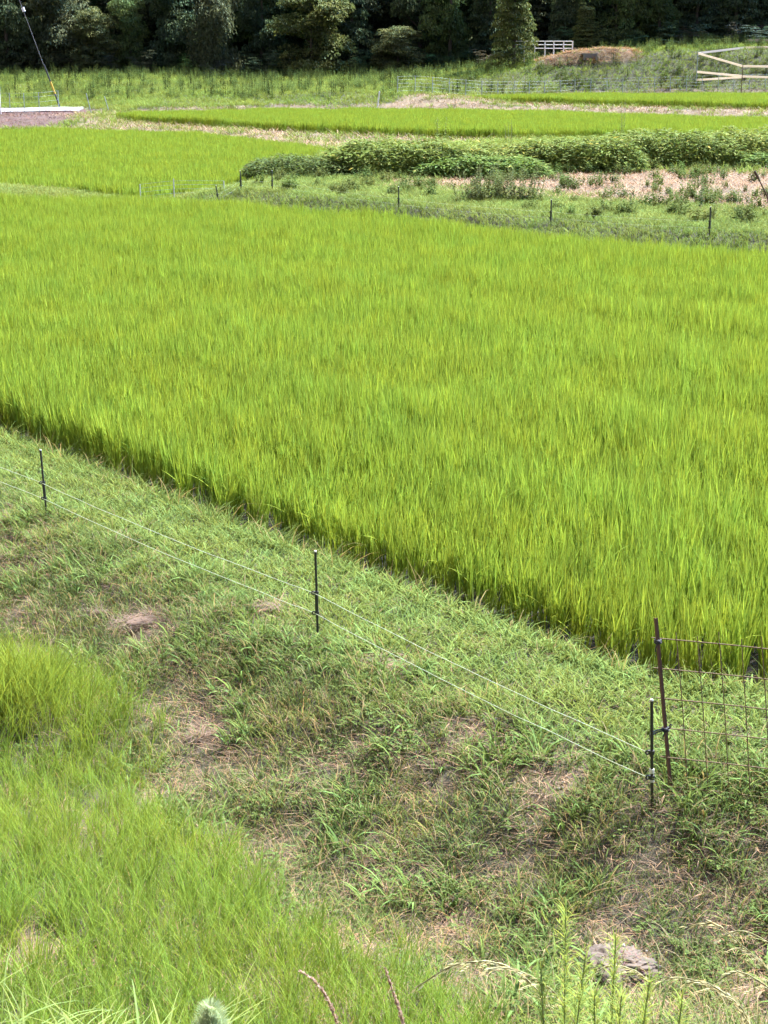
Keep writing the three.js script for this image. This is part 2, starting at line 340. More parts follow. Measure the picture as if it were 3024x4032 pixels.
// longer blades where bund meets water, and around the mesh panel
mass('edge_grass', 'grass_tuft', 'longer ragged grass along the edge of the large paddy', 'grass', thin, C.pale, scatter(-9, 6, 8, 30, 0.11, onNear((x, d, s) => {
  const mesh = x > 1.9 && x < 4.5 ? ss(0.5, 0.15, Math.abs(d - 10.5 + 0.22 * (x - 2.09))) : 0;
  if (rnd() > 1.1 * ss(0.42, 0.12, s) + 0.4 * mesh) return null;
  const k = rr(0.8, 1.15); return { s: rr(1.2, 2.1) * (mesh ? rr(0.6, 1.1) : 1), c: [k, k, k * 0.8] };
})));

// ------------------------------------------------------------------ grass and straw beyond the large paddy
const farGrass = [0, 1, 2].map(() => tuft({ n: 22, h: [0.12, 0.32], w: [0.012, 0.022], r: 0.2, th: [0.1, 0.8], curve: [0.6, 1.6], seg: 3 }));
const strawGeo = [0, 1, 2].map(() => tuft({ n: 22, h: [0.15, 0.45], w: [0.012, 0.022], r: 0.25, th: [1.0, 1.65], curve: [-0.3, 0.6], seg: 3, v: 0.4 }));
const fields = [PADDY, LEFT, MIDDLE, UPPER];
const gap = (x, d) => Math.min(...fields.map((P) => away(P, x, d)));
mass('bank_grass', 'grass_tuft', 'short green grass on the bank across the large paddy', 'grass', farGrass, C.lawn, scatter(-22, 18, 36, 70, 0.18, (x, d) => {
  const g = gap(x, d); if (g < 0.1 || g > 9 || nearSide(x, d)) return null;
  const inF = inside(FALLOW, x, d) ? inStraw(x, d) : 0, p = 1 - 0.92 * inF;
  if (rnd() > p) return null;
  const k = 1.0 + 0.25 * fbm(x * 0.5, d * 0.5) + rr(-0.12, 0.12), y = 0.12 * fbm(x * 0.3, d * 0.3) + (x < -7 ? 0.08 : 0);
  return { s: rr(0.7, 1.2), c: [k * (1 + y), k, k] };
}));
mass('verge_grass', 'grass_tuft', 'rough green grass between the far paddies and the weeds', 'grass', farGrass, C.lawn, scatter(-52, 54, 66, 198, 0.5, (x, d) => {
  if (gap(x, d) < 0.15 || inside(FALLOW, x, d) && d < 66) return null;
  const p = (1 - 0.85 * inStraw(x, d)) * (1 - inRedSoil(x, d)) * (d > 140 && d < 149 && x < -27 ? 0 : 1);
  if (rnd() > p) return null;
  const k = 1 + 0.3 * fbm(x * 0.15, d * 0.2) + rr(-0.12, 0.12), y = 0.15 * fbm(x * 0.1, d * 0.15);
  return { s: rr(1.4, 2.6), c: [k * (1 + y), k, k * 0.8] };
}));
mass('straw', 'straw_litter', 'cut straw lying on the fallow strip before the thicket', 'straw', strawGeo, C.straw, scatter(-6, 20, 44, 76, 0.3, (x, d) => {
  if (rnd() > 0.95 * inStraw(x, d)) return null;
  const k = rr(0.6, 1.3); return { s: rr(0.6, 1.2), c: [k * 1.1, k * 0.97, k * 0.9], y: H(x, d) + 0.03 };
}));
mass('straw', 'straw_litter', 'dry straw on the strips dividing the far paddies', 'straw', strawGeo, C.straw, scatter(-48, 52, 84, 190, 0.7, (x, d) => {
  if (rnd() > 0.9 * inStraw(x, d)) return null;
  const k = rr(0.55, 1.2); return { s: rr(1.2, 2.4), c: [k * 1.05, k, k * 0.92], y: H(x, d) + 0.03 };
}));
mass('clods', 'clod', 'crumbled reddish earth on the bank below the concrete path', 'earth', strawGeo, std(rgb(0.13, 0.055, 0.036), 1, { side: THREE.DoubleSide, vertexColors: true }), scatter(-50, -22, 116, 149, 0.7, (x, d) => (rnd() < inRedSoil(x, d) * 0.8 ? { s: rr(0.8, 1.8), c: [1, 1, 1].map(() => rr(0.5, 1.2)), y: H(x, d) + 0.02 } : null)));

// upright weeds: leafy stems of goldenrod kind
function weedGeo(h, n, lw, spread) {
  const L = new Leaves();
  for (let k = 0; k < n; k++) {
    const a = rnd() * 6.283, x = Math.cos(a) * spread * rnd(), z = Math.sin(a) * spread * rnd(), hh = h * rr(0.7, 1.1), t = tone(0.15, 0.1), lx = rr(-0.12, 0.12), lz = rr(-0.12, 0.12);
    L.blade(x, -0.05, z, a, hh, rr(0.02, 0.15), rr(0, 0.2), 0.025, 3, [t[0] * 0.8, t[1] * 0.75, t[2]]);
    for (let j = 0; j < 14; j++) { const q = j / 14 * rr(0.95, 1), b = j * 2.4 + a, f = 1 - 0.6 * q; L.leaf(x + lx * q * hh, hh * (0.12 + 0.88 * q), z + lz * q * hh, V(Math.cos(b), rr(0.1, 0.8), Math.sin(b)).normalize(), V(0, 1, 0), lw * 3 * f, lw * f * 1.3, t); }
  }
  return L.geo();
}
const fenceD = (x) => { const q = [[-80, 140], [1.3, 158], [9, 166], [21, 175], [47, 177.5], [90, 178]]; for (let i = 0; i < 5; i++) if (x <= q[i + 1][0]) return lerp(q[i][1], q[i + 1][1], (x - q[i][0]) / (q[i + 1][0] - q[i][0])); return 178; };
const weedTall = [0, 1, 2, 3].map(() => weedGeo(1.3, 7, 0.09, 0.45)), weedLow = [0, 1, 2].map(() => weedGeo(0.55, 9, 0.07, 0.4));
mass('weeds', 'weed', 'dense tall weeds growing before the forest edge', 'weeds', weedTall, C.weed, scatter(-54, 56, 148, 203, 0.95, (x, d) => {
  const g = gap(x, d); if (g < 4 || (x > 1 && d < fenceD(x) + 1) || MOUND(x, d) > 0.2) return null;
  if (d < 154 && x < -26) return null;
  const n = fbm(x * 0.12, d * 0.12), p = (0.12 + 0.8 * ss(-0.15, 0.35, n + 0.5 * ss(175, 195, d))) * ss(151, 160, d);
  if (rnd() > p) return null;
  const k = rnd() < 0.25 ? rr(0.35, 0.6) : 1.35 + 0.45 * fbm(x * 0.2 + 9, d * 0.1) + rr(-0.2, 0.2), y = 0.15 * fbm(x * 0.2 + 30, d * 0.2);
  return { h: k < 0.7 ? 1.5 : 1, w: k < 0.7 ? 0.7 : 1, s: rr(0.45, 1.1), c: [k * (1 + y), k, k] };
}));
mass('weeds', 'weed', 'scattered low weeds on the fallow strip', 'weeds', weedLow, C.weed, scatter(-5, 20, 45, 74, 0.5, (x, d) => {
  if (!inside(FALLOW, x, d)) return null; const e = edge(FALLOW, x, d);
  const p = e < 1 ? 0.1 : 0.5 * ss(0.0, 0.45, fbm(x * 0.35 + 3, d * 0.5)) + (x > 9 && d < 55 ? 0.2 : 0);
  if (rnd() > p) return null;
  const k = 1.25 + rr(-0.3, 0.3), y = rr(-0.1, 0.25); return { s: rr(0.5, 1.05), c: [k * (1 + y), k, k] };
}));

// ------------------------------------------------------------------ leafy thickets behind the fallow strip
const thicketMats = [leafMat(rgb(0.125, 0.165, 0.028), 0.38), leafMat(rgb(0.15, 0.185, 0.034), 0.38), leafMat(rgb(0.11, 0.17, 0.03), 0.38)];
function thicket(x, d, rx, rd, h, mat, count, leaf, label, stalks = 16) {
  const y0 = H(x, d), t = base('thicket', x, y0, d), L = new Leaves(), ph = rnd() * 50;
  const top = (a, b) => h * Math.pow(Math.max(0, 1 - a ** 4 - b ** 4), 0.5) * (0.88 + 0.3 * fbm(a * 2 + ph, b * 2));
  for (let k = 0; k < count * 0.8; k++) {
    const a = rr(-1, 1), b = rr(-1, 1), tp = top(a, b);
    if (tp <= 0.05) continue;
    const inner = rnd() < 0.25, y = inner ? tp * rnd() : tp * Math.pow(rnd(), rnd() < 0.6 ? 0.12 : 0.7), az = Math.atan2(b * rx, a * rd) + rr(-1.6, 1.6);
    const q = tone(0.28, 0.14), dry = rnd() < 0.025;
    L.leaf(a * rx, y, b * rd, V(Math.cos(az), y > 0.8 * tp ? rr(-0.25, 0.45) : rr(-1.1, 0.1), Math.sin(az)).normalize(), V(rr(-0.3, 0.3), 1, rr(-0.3, 0.3)), leaf * rr(0.9, 1.9), leaf * rr(0.26, 0.44), dry ? [q[0] * 2.6, q[1] * 1.8, q[2] * 2.4] : q);
  }
  part('foliage', L.geo(), mat, t);
  for (let k = 0; k < stalks; k++) { const a = rr(-0.85, 0.85), b = rr(-0.7, 0.9), hh = top(a, b); if (hh > 0.2) part('stem', rod(V(a * rx, H(x + a * rx, d - b * rd) - y0 - 0.1, b * rd), V(a * rx + rr(-0.15, 0.15), hh, b * rd + rr(-0.1, 0.1)), 0.012, 0.006, 5), C.stem, t); }
  return tag(t, label, 'thicket', 'broad-leaved thickets along the fallow strip');
}
thicket(-3.4, 66.2, 2.35, 2.2, 0.76, C.weed, 6500, 0.2, 'low dark thicket at the left end, beside the fence corner');
thicket(0.6, 67.2, 3.25, 2.6, 1.4, thicketMats[0], 11000, 0.26, 'tall leafy thicket with pale stems above the low dark growth');
thicket(4.2, 68.8, 2.91, 2.6, 1.2, thicketMats[1], 8000, 0.26, 'yellowish thicket behind the fresh green mound');
thicket(3.9, 65.0, 2.8, 1.7, 0.8, thicketMats[2], 9000, 0.24, 'fresh green rounded mound of leaves before the taller thicket');
thicket(8.3, 69.4, 2.91, 2.8, 1.4, thicketMats[0], 10000, 0.27, 'leafy thicket with a weed spike rising behind it');
thicket(12.6, 72.2, 3.36, 3.0, 1.6, thicketMats[0], 12000, 0.27, 'tallest drooping-leaved thicket behind the pink straw');
thicket(17.4, 74.0, 3.36, 3.0, 1.56, thicketMats[1], 11000, 0.27, 'leafy thicket reaching the right edge of the picture');
thicket(17.5, 70.6, 2.58, 1.3, 0.64, thicketMats[2], 5000, 0.22, 'low green growth under the rightmost thicket');

// single weeds one can pick out
function weedThing(name, x, d, h, n, lw, spread, mat, label, group) {
  const t = base(name, x, H(x, d), d), L = new Leaves();
  for (let k = 0; k < n; k++) {
    const a = rnd() * 6.283, bx = Math.cos(a) * spread * rnd(), bz = Math.sin(a) * spread * rnd(), hh = h * rr(0.65, 1), top = V(bx * 1.5 + rr(-0.06, 0.06) * h, hh, bz * 1.5 + rr(-0.06, 0.06) * h);
    part('stem', rod(V(bx, -0.08, bz), top, 0.014, 0.006, 5), C.stem, t);
    const m = Math.round(16 + h * 12);
    for (let j = 0; j < m; j++) { const q = 0.08 + 0.92 * j / m, b = j * 2.4 + a, f = 1.1 - 0.75 * q; L.leaf(lerp(bx, top.x, q), hh * q, lerp(bz, top.z, q), V(Math.cos(b), rr(0, 0.7), Math.sin(b)).normalize(), V(0, 1, 0), lw * 3 * f, lw * f, tone(0.2, 0.1)); }
  }
  part('foliage', L.geo(), mat, t);
  return tag(t, label, 'weed', group);
}
const dockMat = leafMat(rgb(0.0858, 0.099, 0.0297), 0.25), darkWeed = leafMat(rgb(0.033, 0.066, 0.0198), 0.2);
weedThing('bushy_weed', 3.2, 53.4, 1.2, 22, 0.09, 0.9, dockMat, 'bushy olive weed left of the middle post on the far bank');
weedThing('bushy_weed', 4.5, 53.6, 1.3, 22, 0.09, 0.85, dockMat, 'bushy olive weed with brown spikes just behind the far bank');
weedThing('upright_weed', 10.0, 50.2, 0.9, 3, 0.06, 0.08, darkWeed, 'dark upright weed standing behind the rightmost far bank post');
weedThing('upright_weed', 7.8, 50.2, 0.5, 3, 0.05, 0.1, darkWeed, 'small dark weed in the fallow grass');
weedThing('upright_weed', 7.0, 49.4, 0.4, 5, 0.07, 0.25, C.weed, 'low spreading dark weed patch on the far bank');
weedThing('spiky_weed', 11.2, 75.6, 2.9, 3, 0.07, 0.1, C.weed, 'thin weed spike rising above the tallest thicket');
weedThing('spiky_weed', 5.6, 71.5, 2.6, 4, 0.06, 0.2, dockMat, 'grey-green weed spikes above the yellowish thicket');
weedThing('spiky_weed', 2.4, 71.5, 2.2, 4, 0.12, 0.25, thicketMats[1], 'pale leafy sprigs rising over the left thicket');
{
  const t = base('dead_stalk', 12.05, H(12.05, 50.5), 50.5), m = std(rgb(0.09, 0.055, 0.04), 1);
  part('stem', tube([V(0.18, -0.1, 0), V(0.1, 0.35, 0), V(-0.12, 0.75, 0.02), V(-0.25, 1.0, 0)], 0.022, 14, 6), m, t);
  part('twig', tube([V(0.0, 0.55, 0), V(-0.12, 0.6, 0.05), V(-0.2, 0.62, 0.05)], 0.012, 8, 5), m, t);
  part('seed_head', tube([V(-0.22, 0.92, 0), V(-0.27, 1.02, 0), V(-0.36, 1.15, 0)], 0.045, 8, 7), m, t);
  tag(t, 'bent brown dead stalk leaning on the fallow strip', 'dead stalk');
}

// ------------------------------------------------------------------ the forest edge
const treeTints = {
  dark: leafMat(rgb(0.064, 0.09, 0.04), 0.35), deep: leafMat(rgb(0.055, 0.086, 0.042), 0.35), olive: leafMat(rgb(0.092, 0.108, 0.038), 0.35),
  fresh: leafMat(rgb(0.082, 0.12, 0.038), 0.35), yellow: leafMat(rgb(0.1, 0.12, 0.034), 0.38), grey: leafMat(rgb(0.08, 0.096, 0.046), 0.35),
};
const bark = std(rgb(0.06, 0.047, 0.035), 1);
function crownGeo(kind, n = 110) {                    // crown of unit half-width and unit height: clumps of leaves carried on limbs
  const L = new Leaves(), limbs = [];
  const lobes = Array.from({ length: 12 }, (_, i) => [rr(-0.58, 0.58), 0.06 + 0.86 * ((i + rnd()) / 12), rr(-0.58, 0.58), rr(0.36, 0.58)]);
  for (let k = 0; k < n; k++) {
    let x, y, z;
    if (kind === 'layered') { const ring = (Math.floor(rnd() * 11) + rr(0, 0.75)) / 11; y = 0.03 + ring * 0.95; const a = rnd() * 6.283, q = (1.02 - 0.86 * ring) * Math.sqrt(rr(0.25, 1)); x = Math.cos(a) * q; z = Math.sin(a) * q; y -= q * 0.06; }
    else { const lb = lobes[k % 12], a = rnd() * 6.283, e = Math.acos(rr(-0.75, 1)), q = lb[3] * rr(0.75, 1.02); x = lb[0] + q * Math.sin(e) * Math.cos(a); y = lb[1] + q * 0.26 * Math.cos(e) + rr(-0.03, 0.03); z = lb[2] + q * Math.sin(e) * Math.sin(a); y = Math.max(0.01, y); }
    if (k % 6 === 0) limbs.push(V(x, y, z));
    const cr = kind === 'layered' ? rr(0.2, 0.32) : rr(0.17, 0.3), t0 = tone(0.2, 0.12), m = 62, hang = kind === 'vine';
    for (let j = 0; j < m; j++) {
      const a = rnd() * 6.283, q = Math.sqrt(rnd()) * cr, fy = (rnd() - 0.5) * cr * (kind === 'layered' ? 0.08 : hang ? 0.65 : 0.2) - (q / cr) ** 2 * cr * 0.09, t = tone(0.2, 0.06);
      L.leaf(x + Math.cos(a) * q, y + fy, z + Math.sin(a) * q, V(Math.cos(a + rr(-0.8, 0.8)), rr(-0.07, 0.03) * (hang ? 3 : 1), Math.sin(a + rr(-0.8, 0.8))).normalize(), V(rr(-0.6, 0.6), 1, rr(-0.6, 0.6)).normalize(), rr(0.05, 0.1), rr(0.032, 0.06), [t0[0] * t[0], t0[1] * t[1], t0[2] * t[2]]);
    }
  }
  return { leaves: L.geo(), limbs };
}
const crowns = { round: [0, 1, 2].map(() => crownGeo('round', 260)), layered: [0, 1].map(() => crownGeo('layered', 250)), vine: [0].map(() => crownGeo('vine', 240)) };
let pick = 0;
function tree(px, d, w, h, kind, tint, label, lift = 0) {
  const x = ((px - 829.5) / 3385) * (d * 0.9613 + 1), y = H(x, d), t = base('tree', x, y, d), set = crowns[kind], cr = set[pick++ % set.length];
  const c = part('crown', cr.leaves, treeTints[tint], t); c.scale.set(w / 2, h * (1 - lift), w / 2); c.position.y = h * lift; c.rotation.y = 0; t.rotation.y = rnd() * 6.283;
  part('trunk', rod(V(0, -0.4, 0), V(rr(-0.2, 0.2), h * 0.85, rr(-0.2, 0.2)), 0.02 * h, 0.006 * h, 8), bark, t);
  for (const l of cr.limbs.slice(0, 9)) { const e = V(l.x * w / 2 * 0.85, h * (lift + l.y * (1 - lift)), l.z * w / 2 * 0.85); part('limb', rod(V(0, Math.max(0.2, e.y - 0.14 * h), 0), e, 0.006 * h, 0.002 * h, 5), bark, t); }
  return tag(t, label, 'tree', 'trees along the forest edge');
}
tree(20, 197, 8, 14, 'round', 'dark', 'dark tree at the left edge of the forest');
tree(128, 198, 8.5, 13, 'round', 'grey', 'grey-green tree right behind the guy wire');
tree(215, 196, 5.5, 8, 'round', 'olive', 'small olive tree with a yellowish bough near the guy wire');
tree(285, 197, 4.2, 9.5, 'round', 'fresh', 'narrow fresh green tree in the left part of the forest');
tree(370, 199, 7.5, 14, 'round', 'deep', 'big deep green tree left of the vine-hung tree');
tree(470, 196, 6, 13, 'vine', 'grey', 'tree hung with curtains of vines');
tree(566, 200, 6, 14, 'round', 'deep', 'dark tree between the vine-hung tree and the yellowish one');
tree(675, 195, 8.6, 11, 'round', 'yellow', 'large yellowish tree left of the middle of the forest');
tree(760, 200, 6, 14, 'layered', 'deep', 'dark tree in the gap beside the yellowish tree');
tree(860, 194, 6.5, 5.6, 'round', 'olive', 'low olive bushy tree behind the white stake');
tree(905, 200, 6.5, 15, 'round', 'dark', 'tall dark tree above the low olive one');
tree(970, 197, 6.4, 13, 'round', 'fresh', 'tall green tree in the middle right of the forest');
tree(1055, 199, 6.4, 13, 'layered', 'dark', 'dark layered tree left of the white railing');
tree(1108, 186, 5.6, 12, 'layered', 'yellow', 'yellow-green layered tree behind the white railing');
tree(1215, 200, 6, 13, 'round', 'dark', 'dark tree behind the right end of the white railing');
tree(1262, 195, 4.2, 5.5, 'layered', 'yellow', 'short yellowish tree beside the white railing');
tree(1325, 198, 7.4, 13, 'round', 'fresh', 'broad light green tree above the straw-topped mound');
tree(1418, 197, 6, 11, 'round', 'fresh', 'light green tree right of the straw-topped mound');
tree(1497, 200, 6.6, 14, 'layered', 'deep', 'dark layered conifer behind the left tape post');
tree(1580, 200, 6.8, 14, 'layered', 'dark', 'dark conifer left of the brown shed');
tree(1665, 202, 7, 14, 'layered', 'deep', 'dark conifer behind the brown shed at the right edge');
{
  const spots = { round: [], layered: [] };
  for (let row = 0; row < 3; row++) for (let x = -62; x < 66; x += rr(3.2, 4.6)) spots[rnd() < 0.65 ? 'round' : 'layered'].push({ x: x + rr(-1, 1), d: 206 + row * 6 + rr(-1.5, 1.5), h: rr(12, 16) - row, w: rr(3.4, 4.6), c: [1, 1, 1].map(() => rr(0.75, 1.15)), tx: 0, tz: 0 });
  mass('forest', 'forest_crown', 'dark mass of further trees filling the forest behind its edge', 'forest', [...crowns.round.map((c) => c.leaves), ...crowns.layered.map((c) => c.leaves)], treeTints.dark, [...spots.round, ...spots.layered]);
  // brush filling the foot of the forest
  const brush = [0, 1].map(() => { const c = crownGeo('round', 40); return c.leaves; });
  mass('undergrowth', 'brush', 'dark undergrowth along the foot of the forest', 'undergrowth', brush, treeTints.dark, scatter(-56, 58, 195, 206, 2.6, () => ({ s: 1, w: rr(1.3, 2.2), h: rr(1.6, 3.2), tx: 0, tz: 0, c: [1, 1, 1].map(() => rr(0.8, 1.5)) })));
}

// ------------------------------------------------------------------ near electric fence
const black = std(rgb(0.012, 0.012, 0.013), 0.45), cream = std(rgb(0.55, 0.53, 0.47), 0.6), yarn = std(rgb(0.36, 0.4, 0.28), 0.8);
const hooks = [];
function electricPost(x, d, h, lean, label, small = false, collar = false) {
  const y = H(x, d), t = base('fence_post', x, y, d), r = small ? 0.021 : 0.0115;
  part('pole', rod(V(0, -0.15, 0), V(0, h, 0), r, r, 10), black, t);
  part('cap', new THREE.CylinderGeometry(r * 0.92, r * 1.02, 0.012, 10).translate(0, h + 0.005, 0), cream, t);
  const ys = [0.52 * h, 0.285 * h];
  if (!collar) part('sleeve', new THREE.CylinderGeometry(r * 1.45, r * 1.45, ys[0] - ys[1] + 0.03, 10).translate(-0.002, (ys[0] + ys[1]) / 2, 0), black, t);
  else for (const yy of [0.29, 0.22]) part('collar', new THREE.CylinderGeometry(r * 1.5, r * 1.5, 0.032, 10).translate(0, yy, 0), cream, t);
  for (const yy of ys) {
    const i = part('insulator', mergeGeometries([new THREE.CylinderGeometry(r * 1.75, r * 1.75, 0.03, 10), new THREE.TorusGeometry(0.014, 0.0062, 8, 14).translate(-0.03, 0, 0), rod(V(-0.008, 0, 0), V(-0.022, 0.004, 0), 0.008)]), black, t);
    i.position.y = yy;
  }
  t.rotation.set(lean[1], 0, lean[0]);
  t.updateMatrixWorld(true);
  hooks.push(ys.map((yy) => t.localToWorld(V(-0.03, yy, 0))));
  return tag(t, label, 'fence post', small ? 'electric fence posts on the far bank' : 'electric fence posts on the near bund');
}
electricPost(-3.92, 17.49, 0.8, [0.03, 0], 'black electric fence post at the left end of the near bund');
electricPost(-0.61, 13.56, 0.82, [0.015, 0], 'black electric fence post in the middle of the near bund');
electricPost(1.96, 10.42, 0.84, [0.05, 0], 'black post with two white bands tied to the rusty stake', false, true);
function sag(a, b, s, n = 12, wob = 0.004) { const o = []; for (let k = 0; k <= n; k++) { const t = k / n, p = a.clone().lerp(b, t); p.y -= s * 4 * t * (1 - t); if (k && k < n) p.add(V(rr(-wob, wob), rr(-wob, wob), 0)); o.push(p); } return o; }
for (const [k, nm] of [[0, 'upper'], [1, 'lower']]) {
  const H0 = hooks.map((h) => h[k]), dir = H0[0].clone().sub(H0[1]);
  const outL = H0[0].clone().add(dir.multiplyScalar(1.1)); outL.y = H0[0].y;
  const pts = [...sag(outL, H0[0], 0.02).slice(0, -1), ...sag(H0[0], H0[1], 0.035).slice(0, -1), ...sag(H0[1], H0[2], 0.03)];
  tag(part('fence_wire', tube(pts, 0.003, 260, 5), yarn), `${nm} pale twisted wire strung along the near bund posts`, 'wire', 'wires of the near electric fence').name = numbered('fence_wire');
}

// ------------------------------------------------------------------ rusty stake and mesh panel at the right edge
const rust = std(rgb(0.085, 0.04, 0.026), 0.95), rustWire = std(rgb(0.13, 0.085, 0.045), 0.9), rope = std(rgb(0.02, 0.02, 0.024), 0.8);
{
  const sx = 2.11, sd = 10.56, y = H(sx, sd), along = Math.atan2(0.23, 0.97);
  const t = base('rusty_stake', sx, y, sd);
  const l = new THREE.Shape(); l.moveTo(0, 0); l.lineTo(0.021, 0); l.lineTo(0.021, 0.003); l.lineTo(0.003, 0.003); l.lineTo(0.003, 0.021); l.lineTo(0, 0.021); l.closePath();
  const body = new THREE.ExtrudeGeometry(l, { depth: 1.56, bevelEnabled: false }).rotateX(-Math.PI / 2).translate(0, -0.2, 0.012).rotateY(0.5);
  part('angle_bar', body, rust, t);
  for (const [yy, nm] of [[1.19, 'rope_tie'], [0.5, 'rope_tie']]) {
    const k = [new THREE.TorusGeometry(0.022, 0.007, 6, 14).rotateX(1.5).translate(0.01, yy, 0), new THREE.TorusGeometry(0.024, 0.006, 6, 14).rotateX(1.75).translate(0.01, yy - 0.015, 0), new THREE.IcosahedronGeometry(0.018, 1).translate(0.012, yy - 0.008, 0.018), tube([V(0.012, yy - 0.01, 0.02), V(-0.015, yy - 0.04, 0.035), V(-0.02, yy - 0.075, 0.03)], 0.005, 8, 5)];
    if (yy < 1) k.push(tube([V(0.01, yy, 0.01), V(-0.07, yy + 0.012, 0.05), V(-0.125, yy + 0.015, 0.12)], 0.006, 10, 5), tube([V(0.01, yy - 0.01, 0.01), V(-0.07, yy - 0.004, 0.05), V(-0.125, yy, 0.12)], 0.006, 10, 5), tube([V(0.02, yy, 0.02), V(0.045, yy + 0.02, 0.03), V(0.05, yy + 0.04, 0.02), V(0.03, yy + 0.02, 0.03)], 0.005, 10, 5));
    part(nm, mergeGeometries(k.map((g) => (g.index ? g.toNonIndexed() : g))), rope, t);
  }
  t.rotation.z = 0.13;
  tag(t, 'rusty angle-iron stake leaning at the end of the mesh panel', 'stake');
  const m = base('wire_mesh', sx, y, sd); m.rotation.y = -along * 0 - Math.atan2(-0.23, 0.97) * -1; m.rotation.order = 'YXZ';
  const inner = (xx, yy) => V(xx - 0.115 * yy, yy - 0.02 * xx, 0.0);
  for (const yy of [0.04, 0.27, 0.5, 0.73, 0.96, 1.19]) part('horizontal_wire', tube([inner(-0.05, yy), inner(0.6, yy + 0.004), inner(1.2, yy - 0.006), inner(2.2, yy)], 0.0042, 16, 6).translate(0, 0, 0.02), rustWire, m);
  for (let k = 0; k < 14; k++) part('vertical_wire', tube([inner(0.13 + k * 0.15, -0.08), inner(0.13 + k * 0.15 + rr(-0.008, 0.008), 0.6), inner(0.13 + k * 0.15 + rr(-0.006, 0.006), 1.19 + rr(0.04, 0.09))], 0.004, 10, 6).translate(0, 0, 0.013), rustWire, m);
  tag(m, 'rusty welded wire mesh panel beside the rusty stake', 'mesh panel');
}

// ------------------------------------------------------------------ dead grass heaps, soil heaps and white pebbles on the slope
const hayMat = std(rgb(0.2, 0.14, 0.1), 1, { side: THREE.DoubleSide, vertexColors: true });
function hay(x, d, rx, rd, h, n, label, turn = 0) {
  const t = base('dead_grass_heap', x, H(x, d), d), L = new Leaves();
  for (let k = 0; k < n; k++) { const a = rr(-1.3, 1.3), b = rr(-1.3, 1.3), q = Math.max(0.05, 1 - a * a - b * b); if (a * a + b * b > 0.9 + 0.7 * rnd()) continue; L.blade(a * rx, h * q * rnd(), b * rd, rr(-1.3, 1.3) + (rnd() < 0.5 ? Math.PI : 0), rr(0.07, 0.26), rr(1.0, 1.75), rr(-0.4, 0.8), rr(0.002, 0.0045), 3, [rr(0.45, 1.2)].flatMap((v) => [v, v * 0.92, v * 0.9]), rr(-1, 1)); }
  part('straw_layer', L.geo(), hayMat, t);
  const s = new THREE.SphereGeometry(1, 18, 10, 0, 6.283, 0, 1.6).scale(rx * 0.6, h * 0.35, rd * 0.6), p = s.attributes.position;
  for (let i = 0; i < p.count; i++) { const q = 1 + 0.35 * n2(p.getX(i) * 9 + x * 7, p.getZ(i) * 9 + p.getY(i) * 5); p.setXYZ(i, p.getX(i) * q, p.getY(i) * q, p.getZ(i) * q); }
  s.computeVertexNormals(); part('packed_core', s, std(rgb(0.15, 0.1, 0.07), 1), t);
  t.rotation.y = turn;
  return tag(t, label, 'dead grass', 'heaps of dead grass on the slope');
}
hay(-3.5, 14.35, 0.3, 0.16, 0.13, 900, 'curled heap of dead grass near the left edge of the slope', 0.5);
hay(-2.3, 14.5, 0.34, 0.16, 0.1, 900, 'longest heap of dead grass below the left post', 0.3);
hay(-2.85, 14.9, 0.18, 0.1, 0.07, 300, 'small heap of dead grass between the two larger ones', 0.3);
hay(-1.1, 14.3, 0.17, 0.1, 0.07, 400, 'small heap of dead grass below the middle post', -0.2);
hay(-1.55, 12.45, 0.16, 0.12, 0.07, 400, 'reddish tangle of dead grass in the middle of the slope', 0.7);
{
  const x = 1.52, d = 9.02, t = base('soil_heap', x, H(x, d), d), s = new THREE.SphereGeometry(1, 56, 28, 0, 6.283, 0, 1.65).scale(0.25, 0.1, 0.22), p = s.attributes.position, c = [];
  for (let i = 0; i < p.count; i++) { const X = p.getX(i), Y = p.getY(i), Z = p.getZ(i), q = 1 + 0.4 * fbm(X * 5 + 3, Z * 5 + Y * 4) + 0.12 * n2(X * 30, Z * 30 + Y * 30); p.setXYZ(i, X * q, Y * q, Z * q); const k = 0.75 + 0.5 * rnd(); c.push(k, k * 0.97, k * 0.95); }
  s.setAttribute('color', new THREE.Float32BufferAttribute(c, 3)); s.computeVertexNormals();
  part('earth', s, std(rgb(0.1, 0.077, 0.06), 1, { vertexColors: true }), t);
  const L = new Leaves(); for (let k = 0; k < 700; k++) { const a = rnd() * 6.283, q = Math.sqrt(rnd()); L.blade(Math.cos(a) * q * 0.25, 0.1 * (1 - q * q) + 0.012, Math.sin(a) * q * 0.22, rnd() * 6.283, rr(0.03, 0.09), rr(1.3, 1.7), rr(0, 0.4), 0.003, 2, [1, 0.92, 0.9].map((v) => v * rr(0.5, 1.2))); }
  part('straw_layer', L.geo(), hayMat, t);
  tag(t, 'bare grey-brown heap of soil low on the slope', 'soil heap');
}
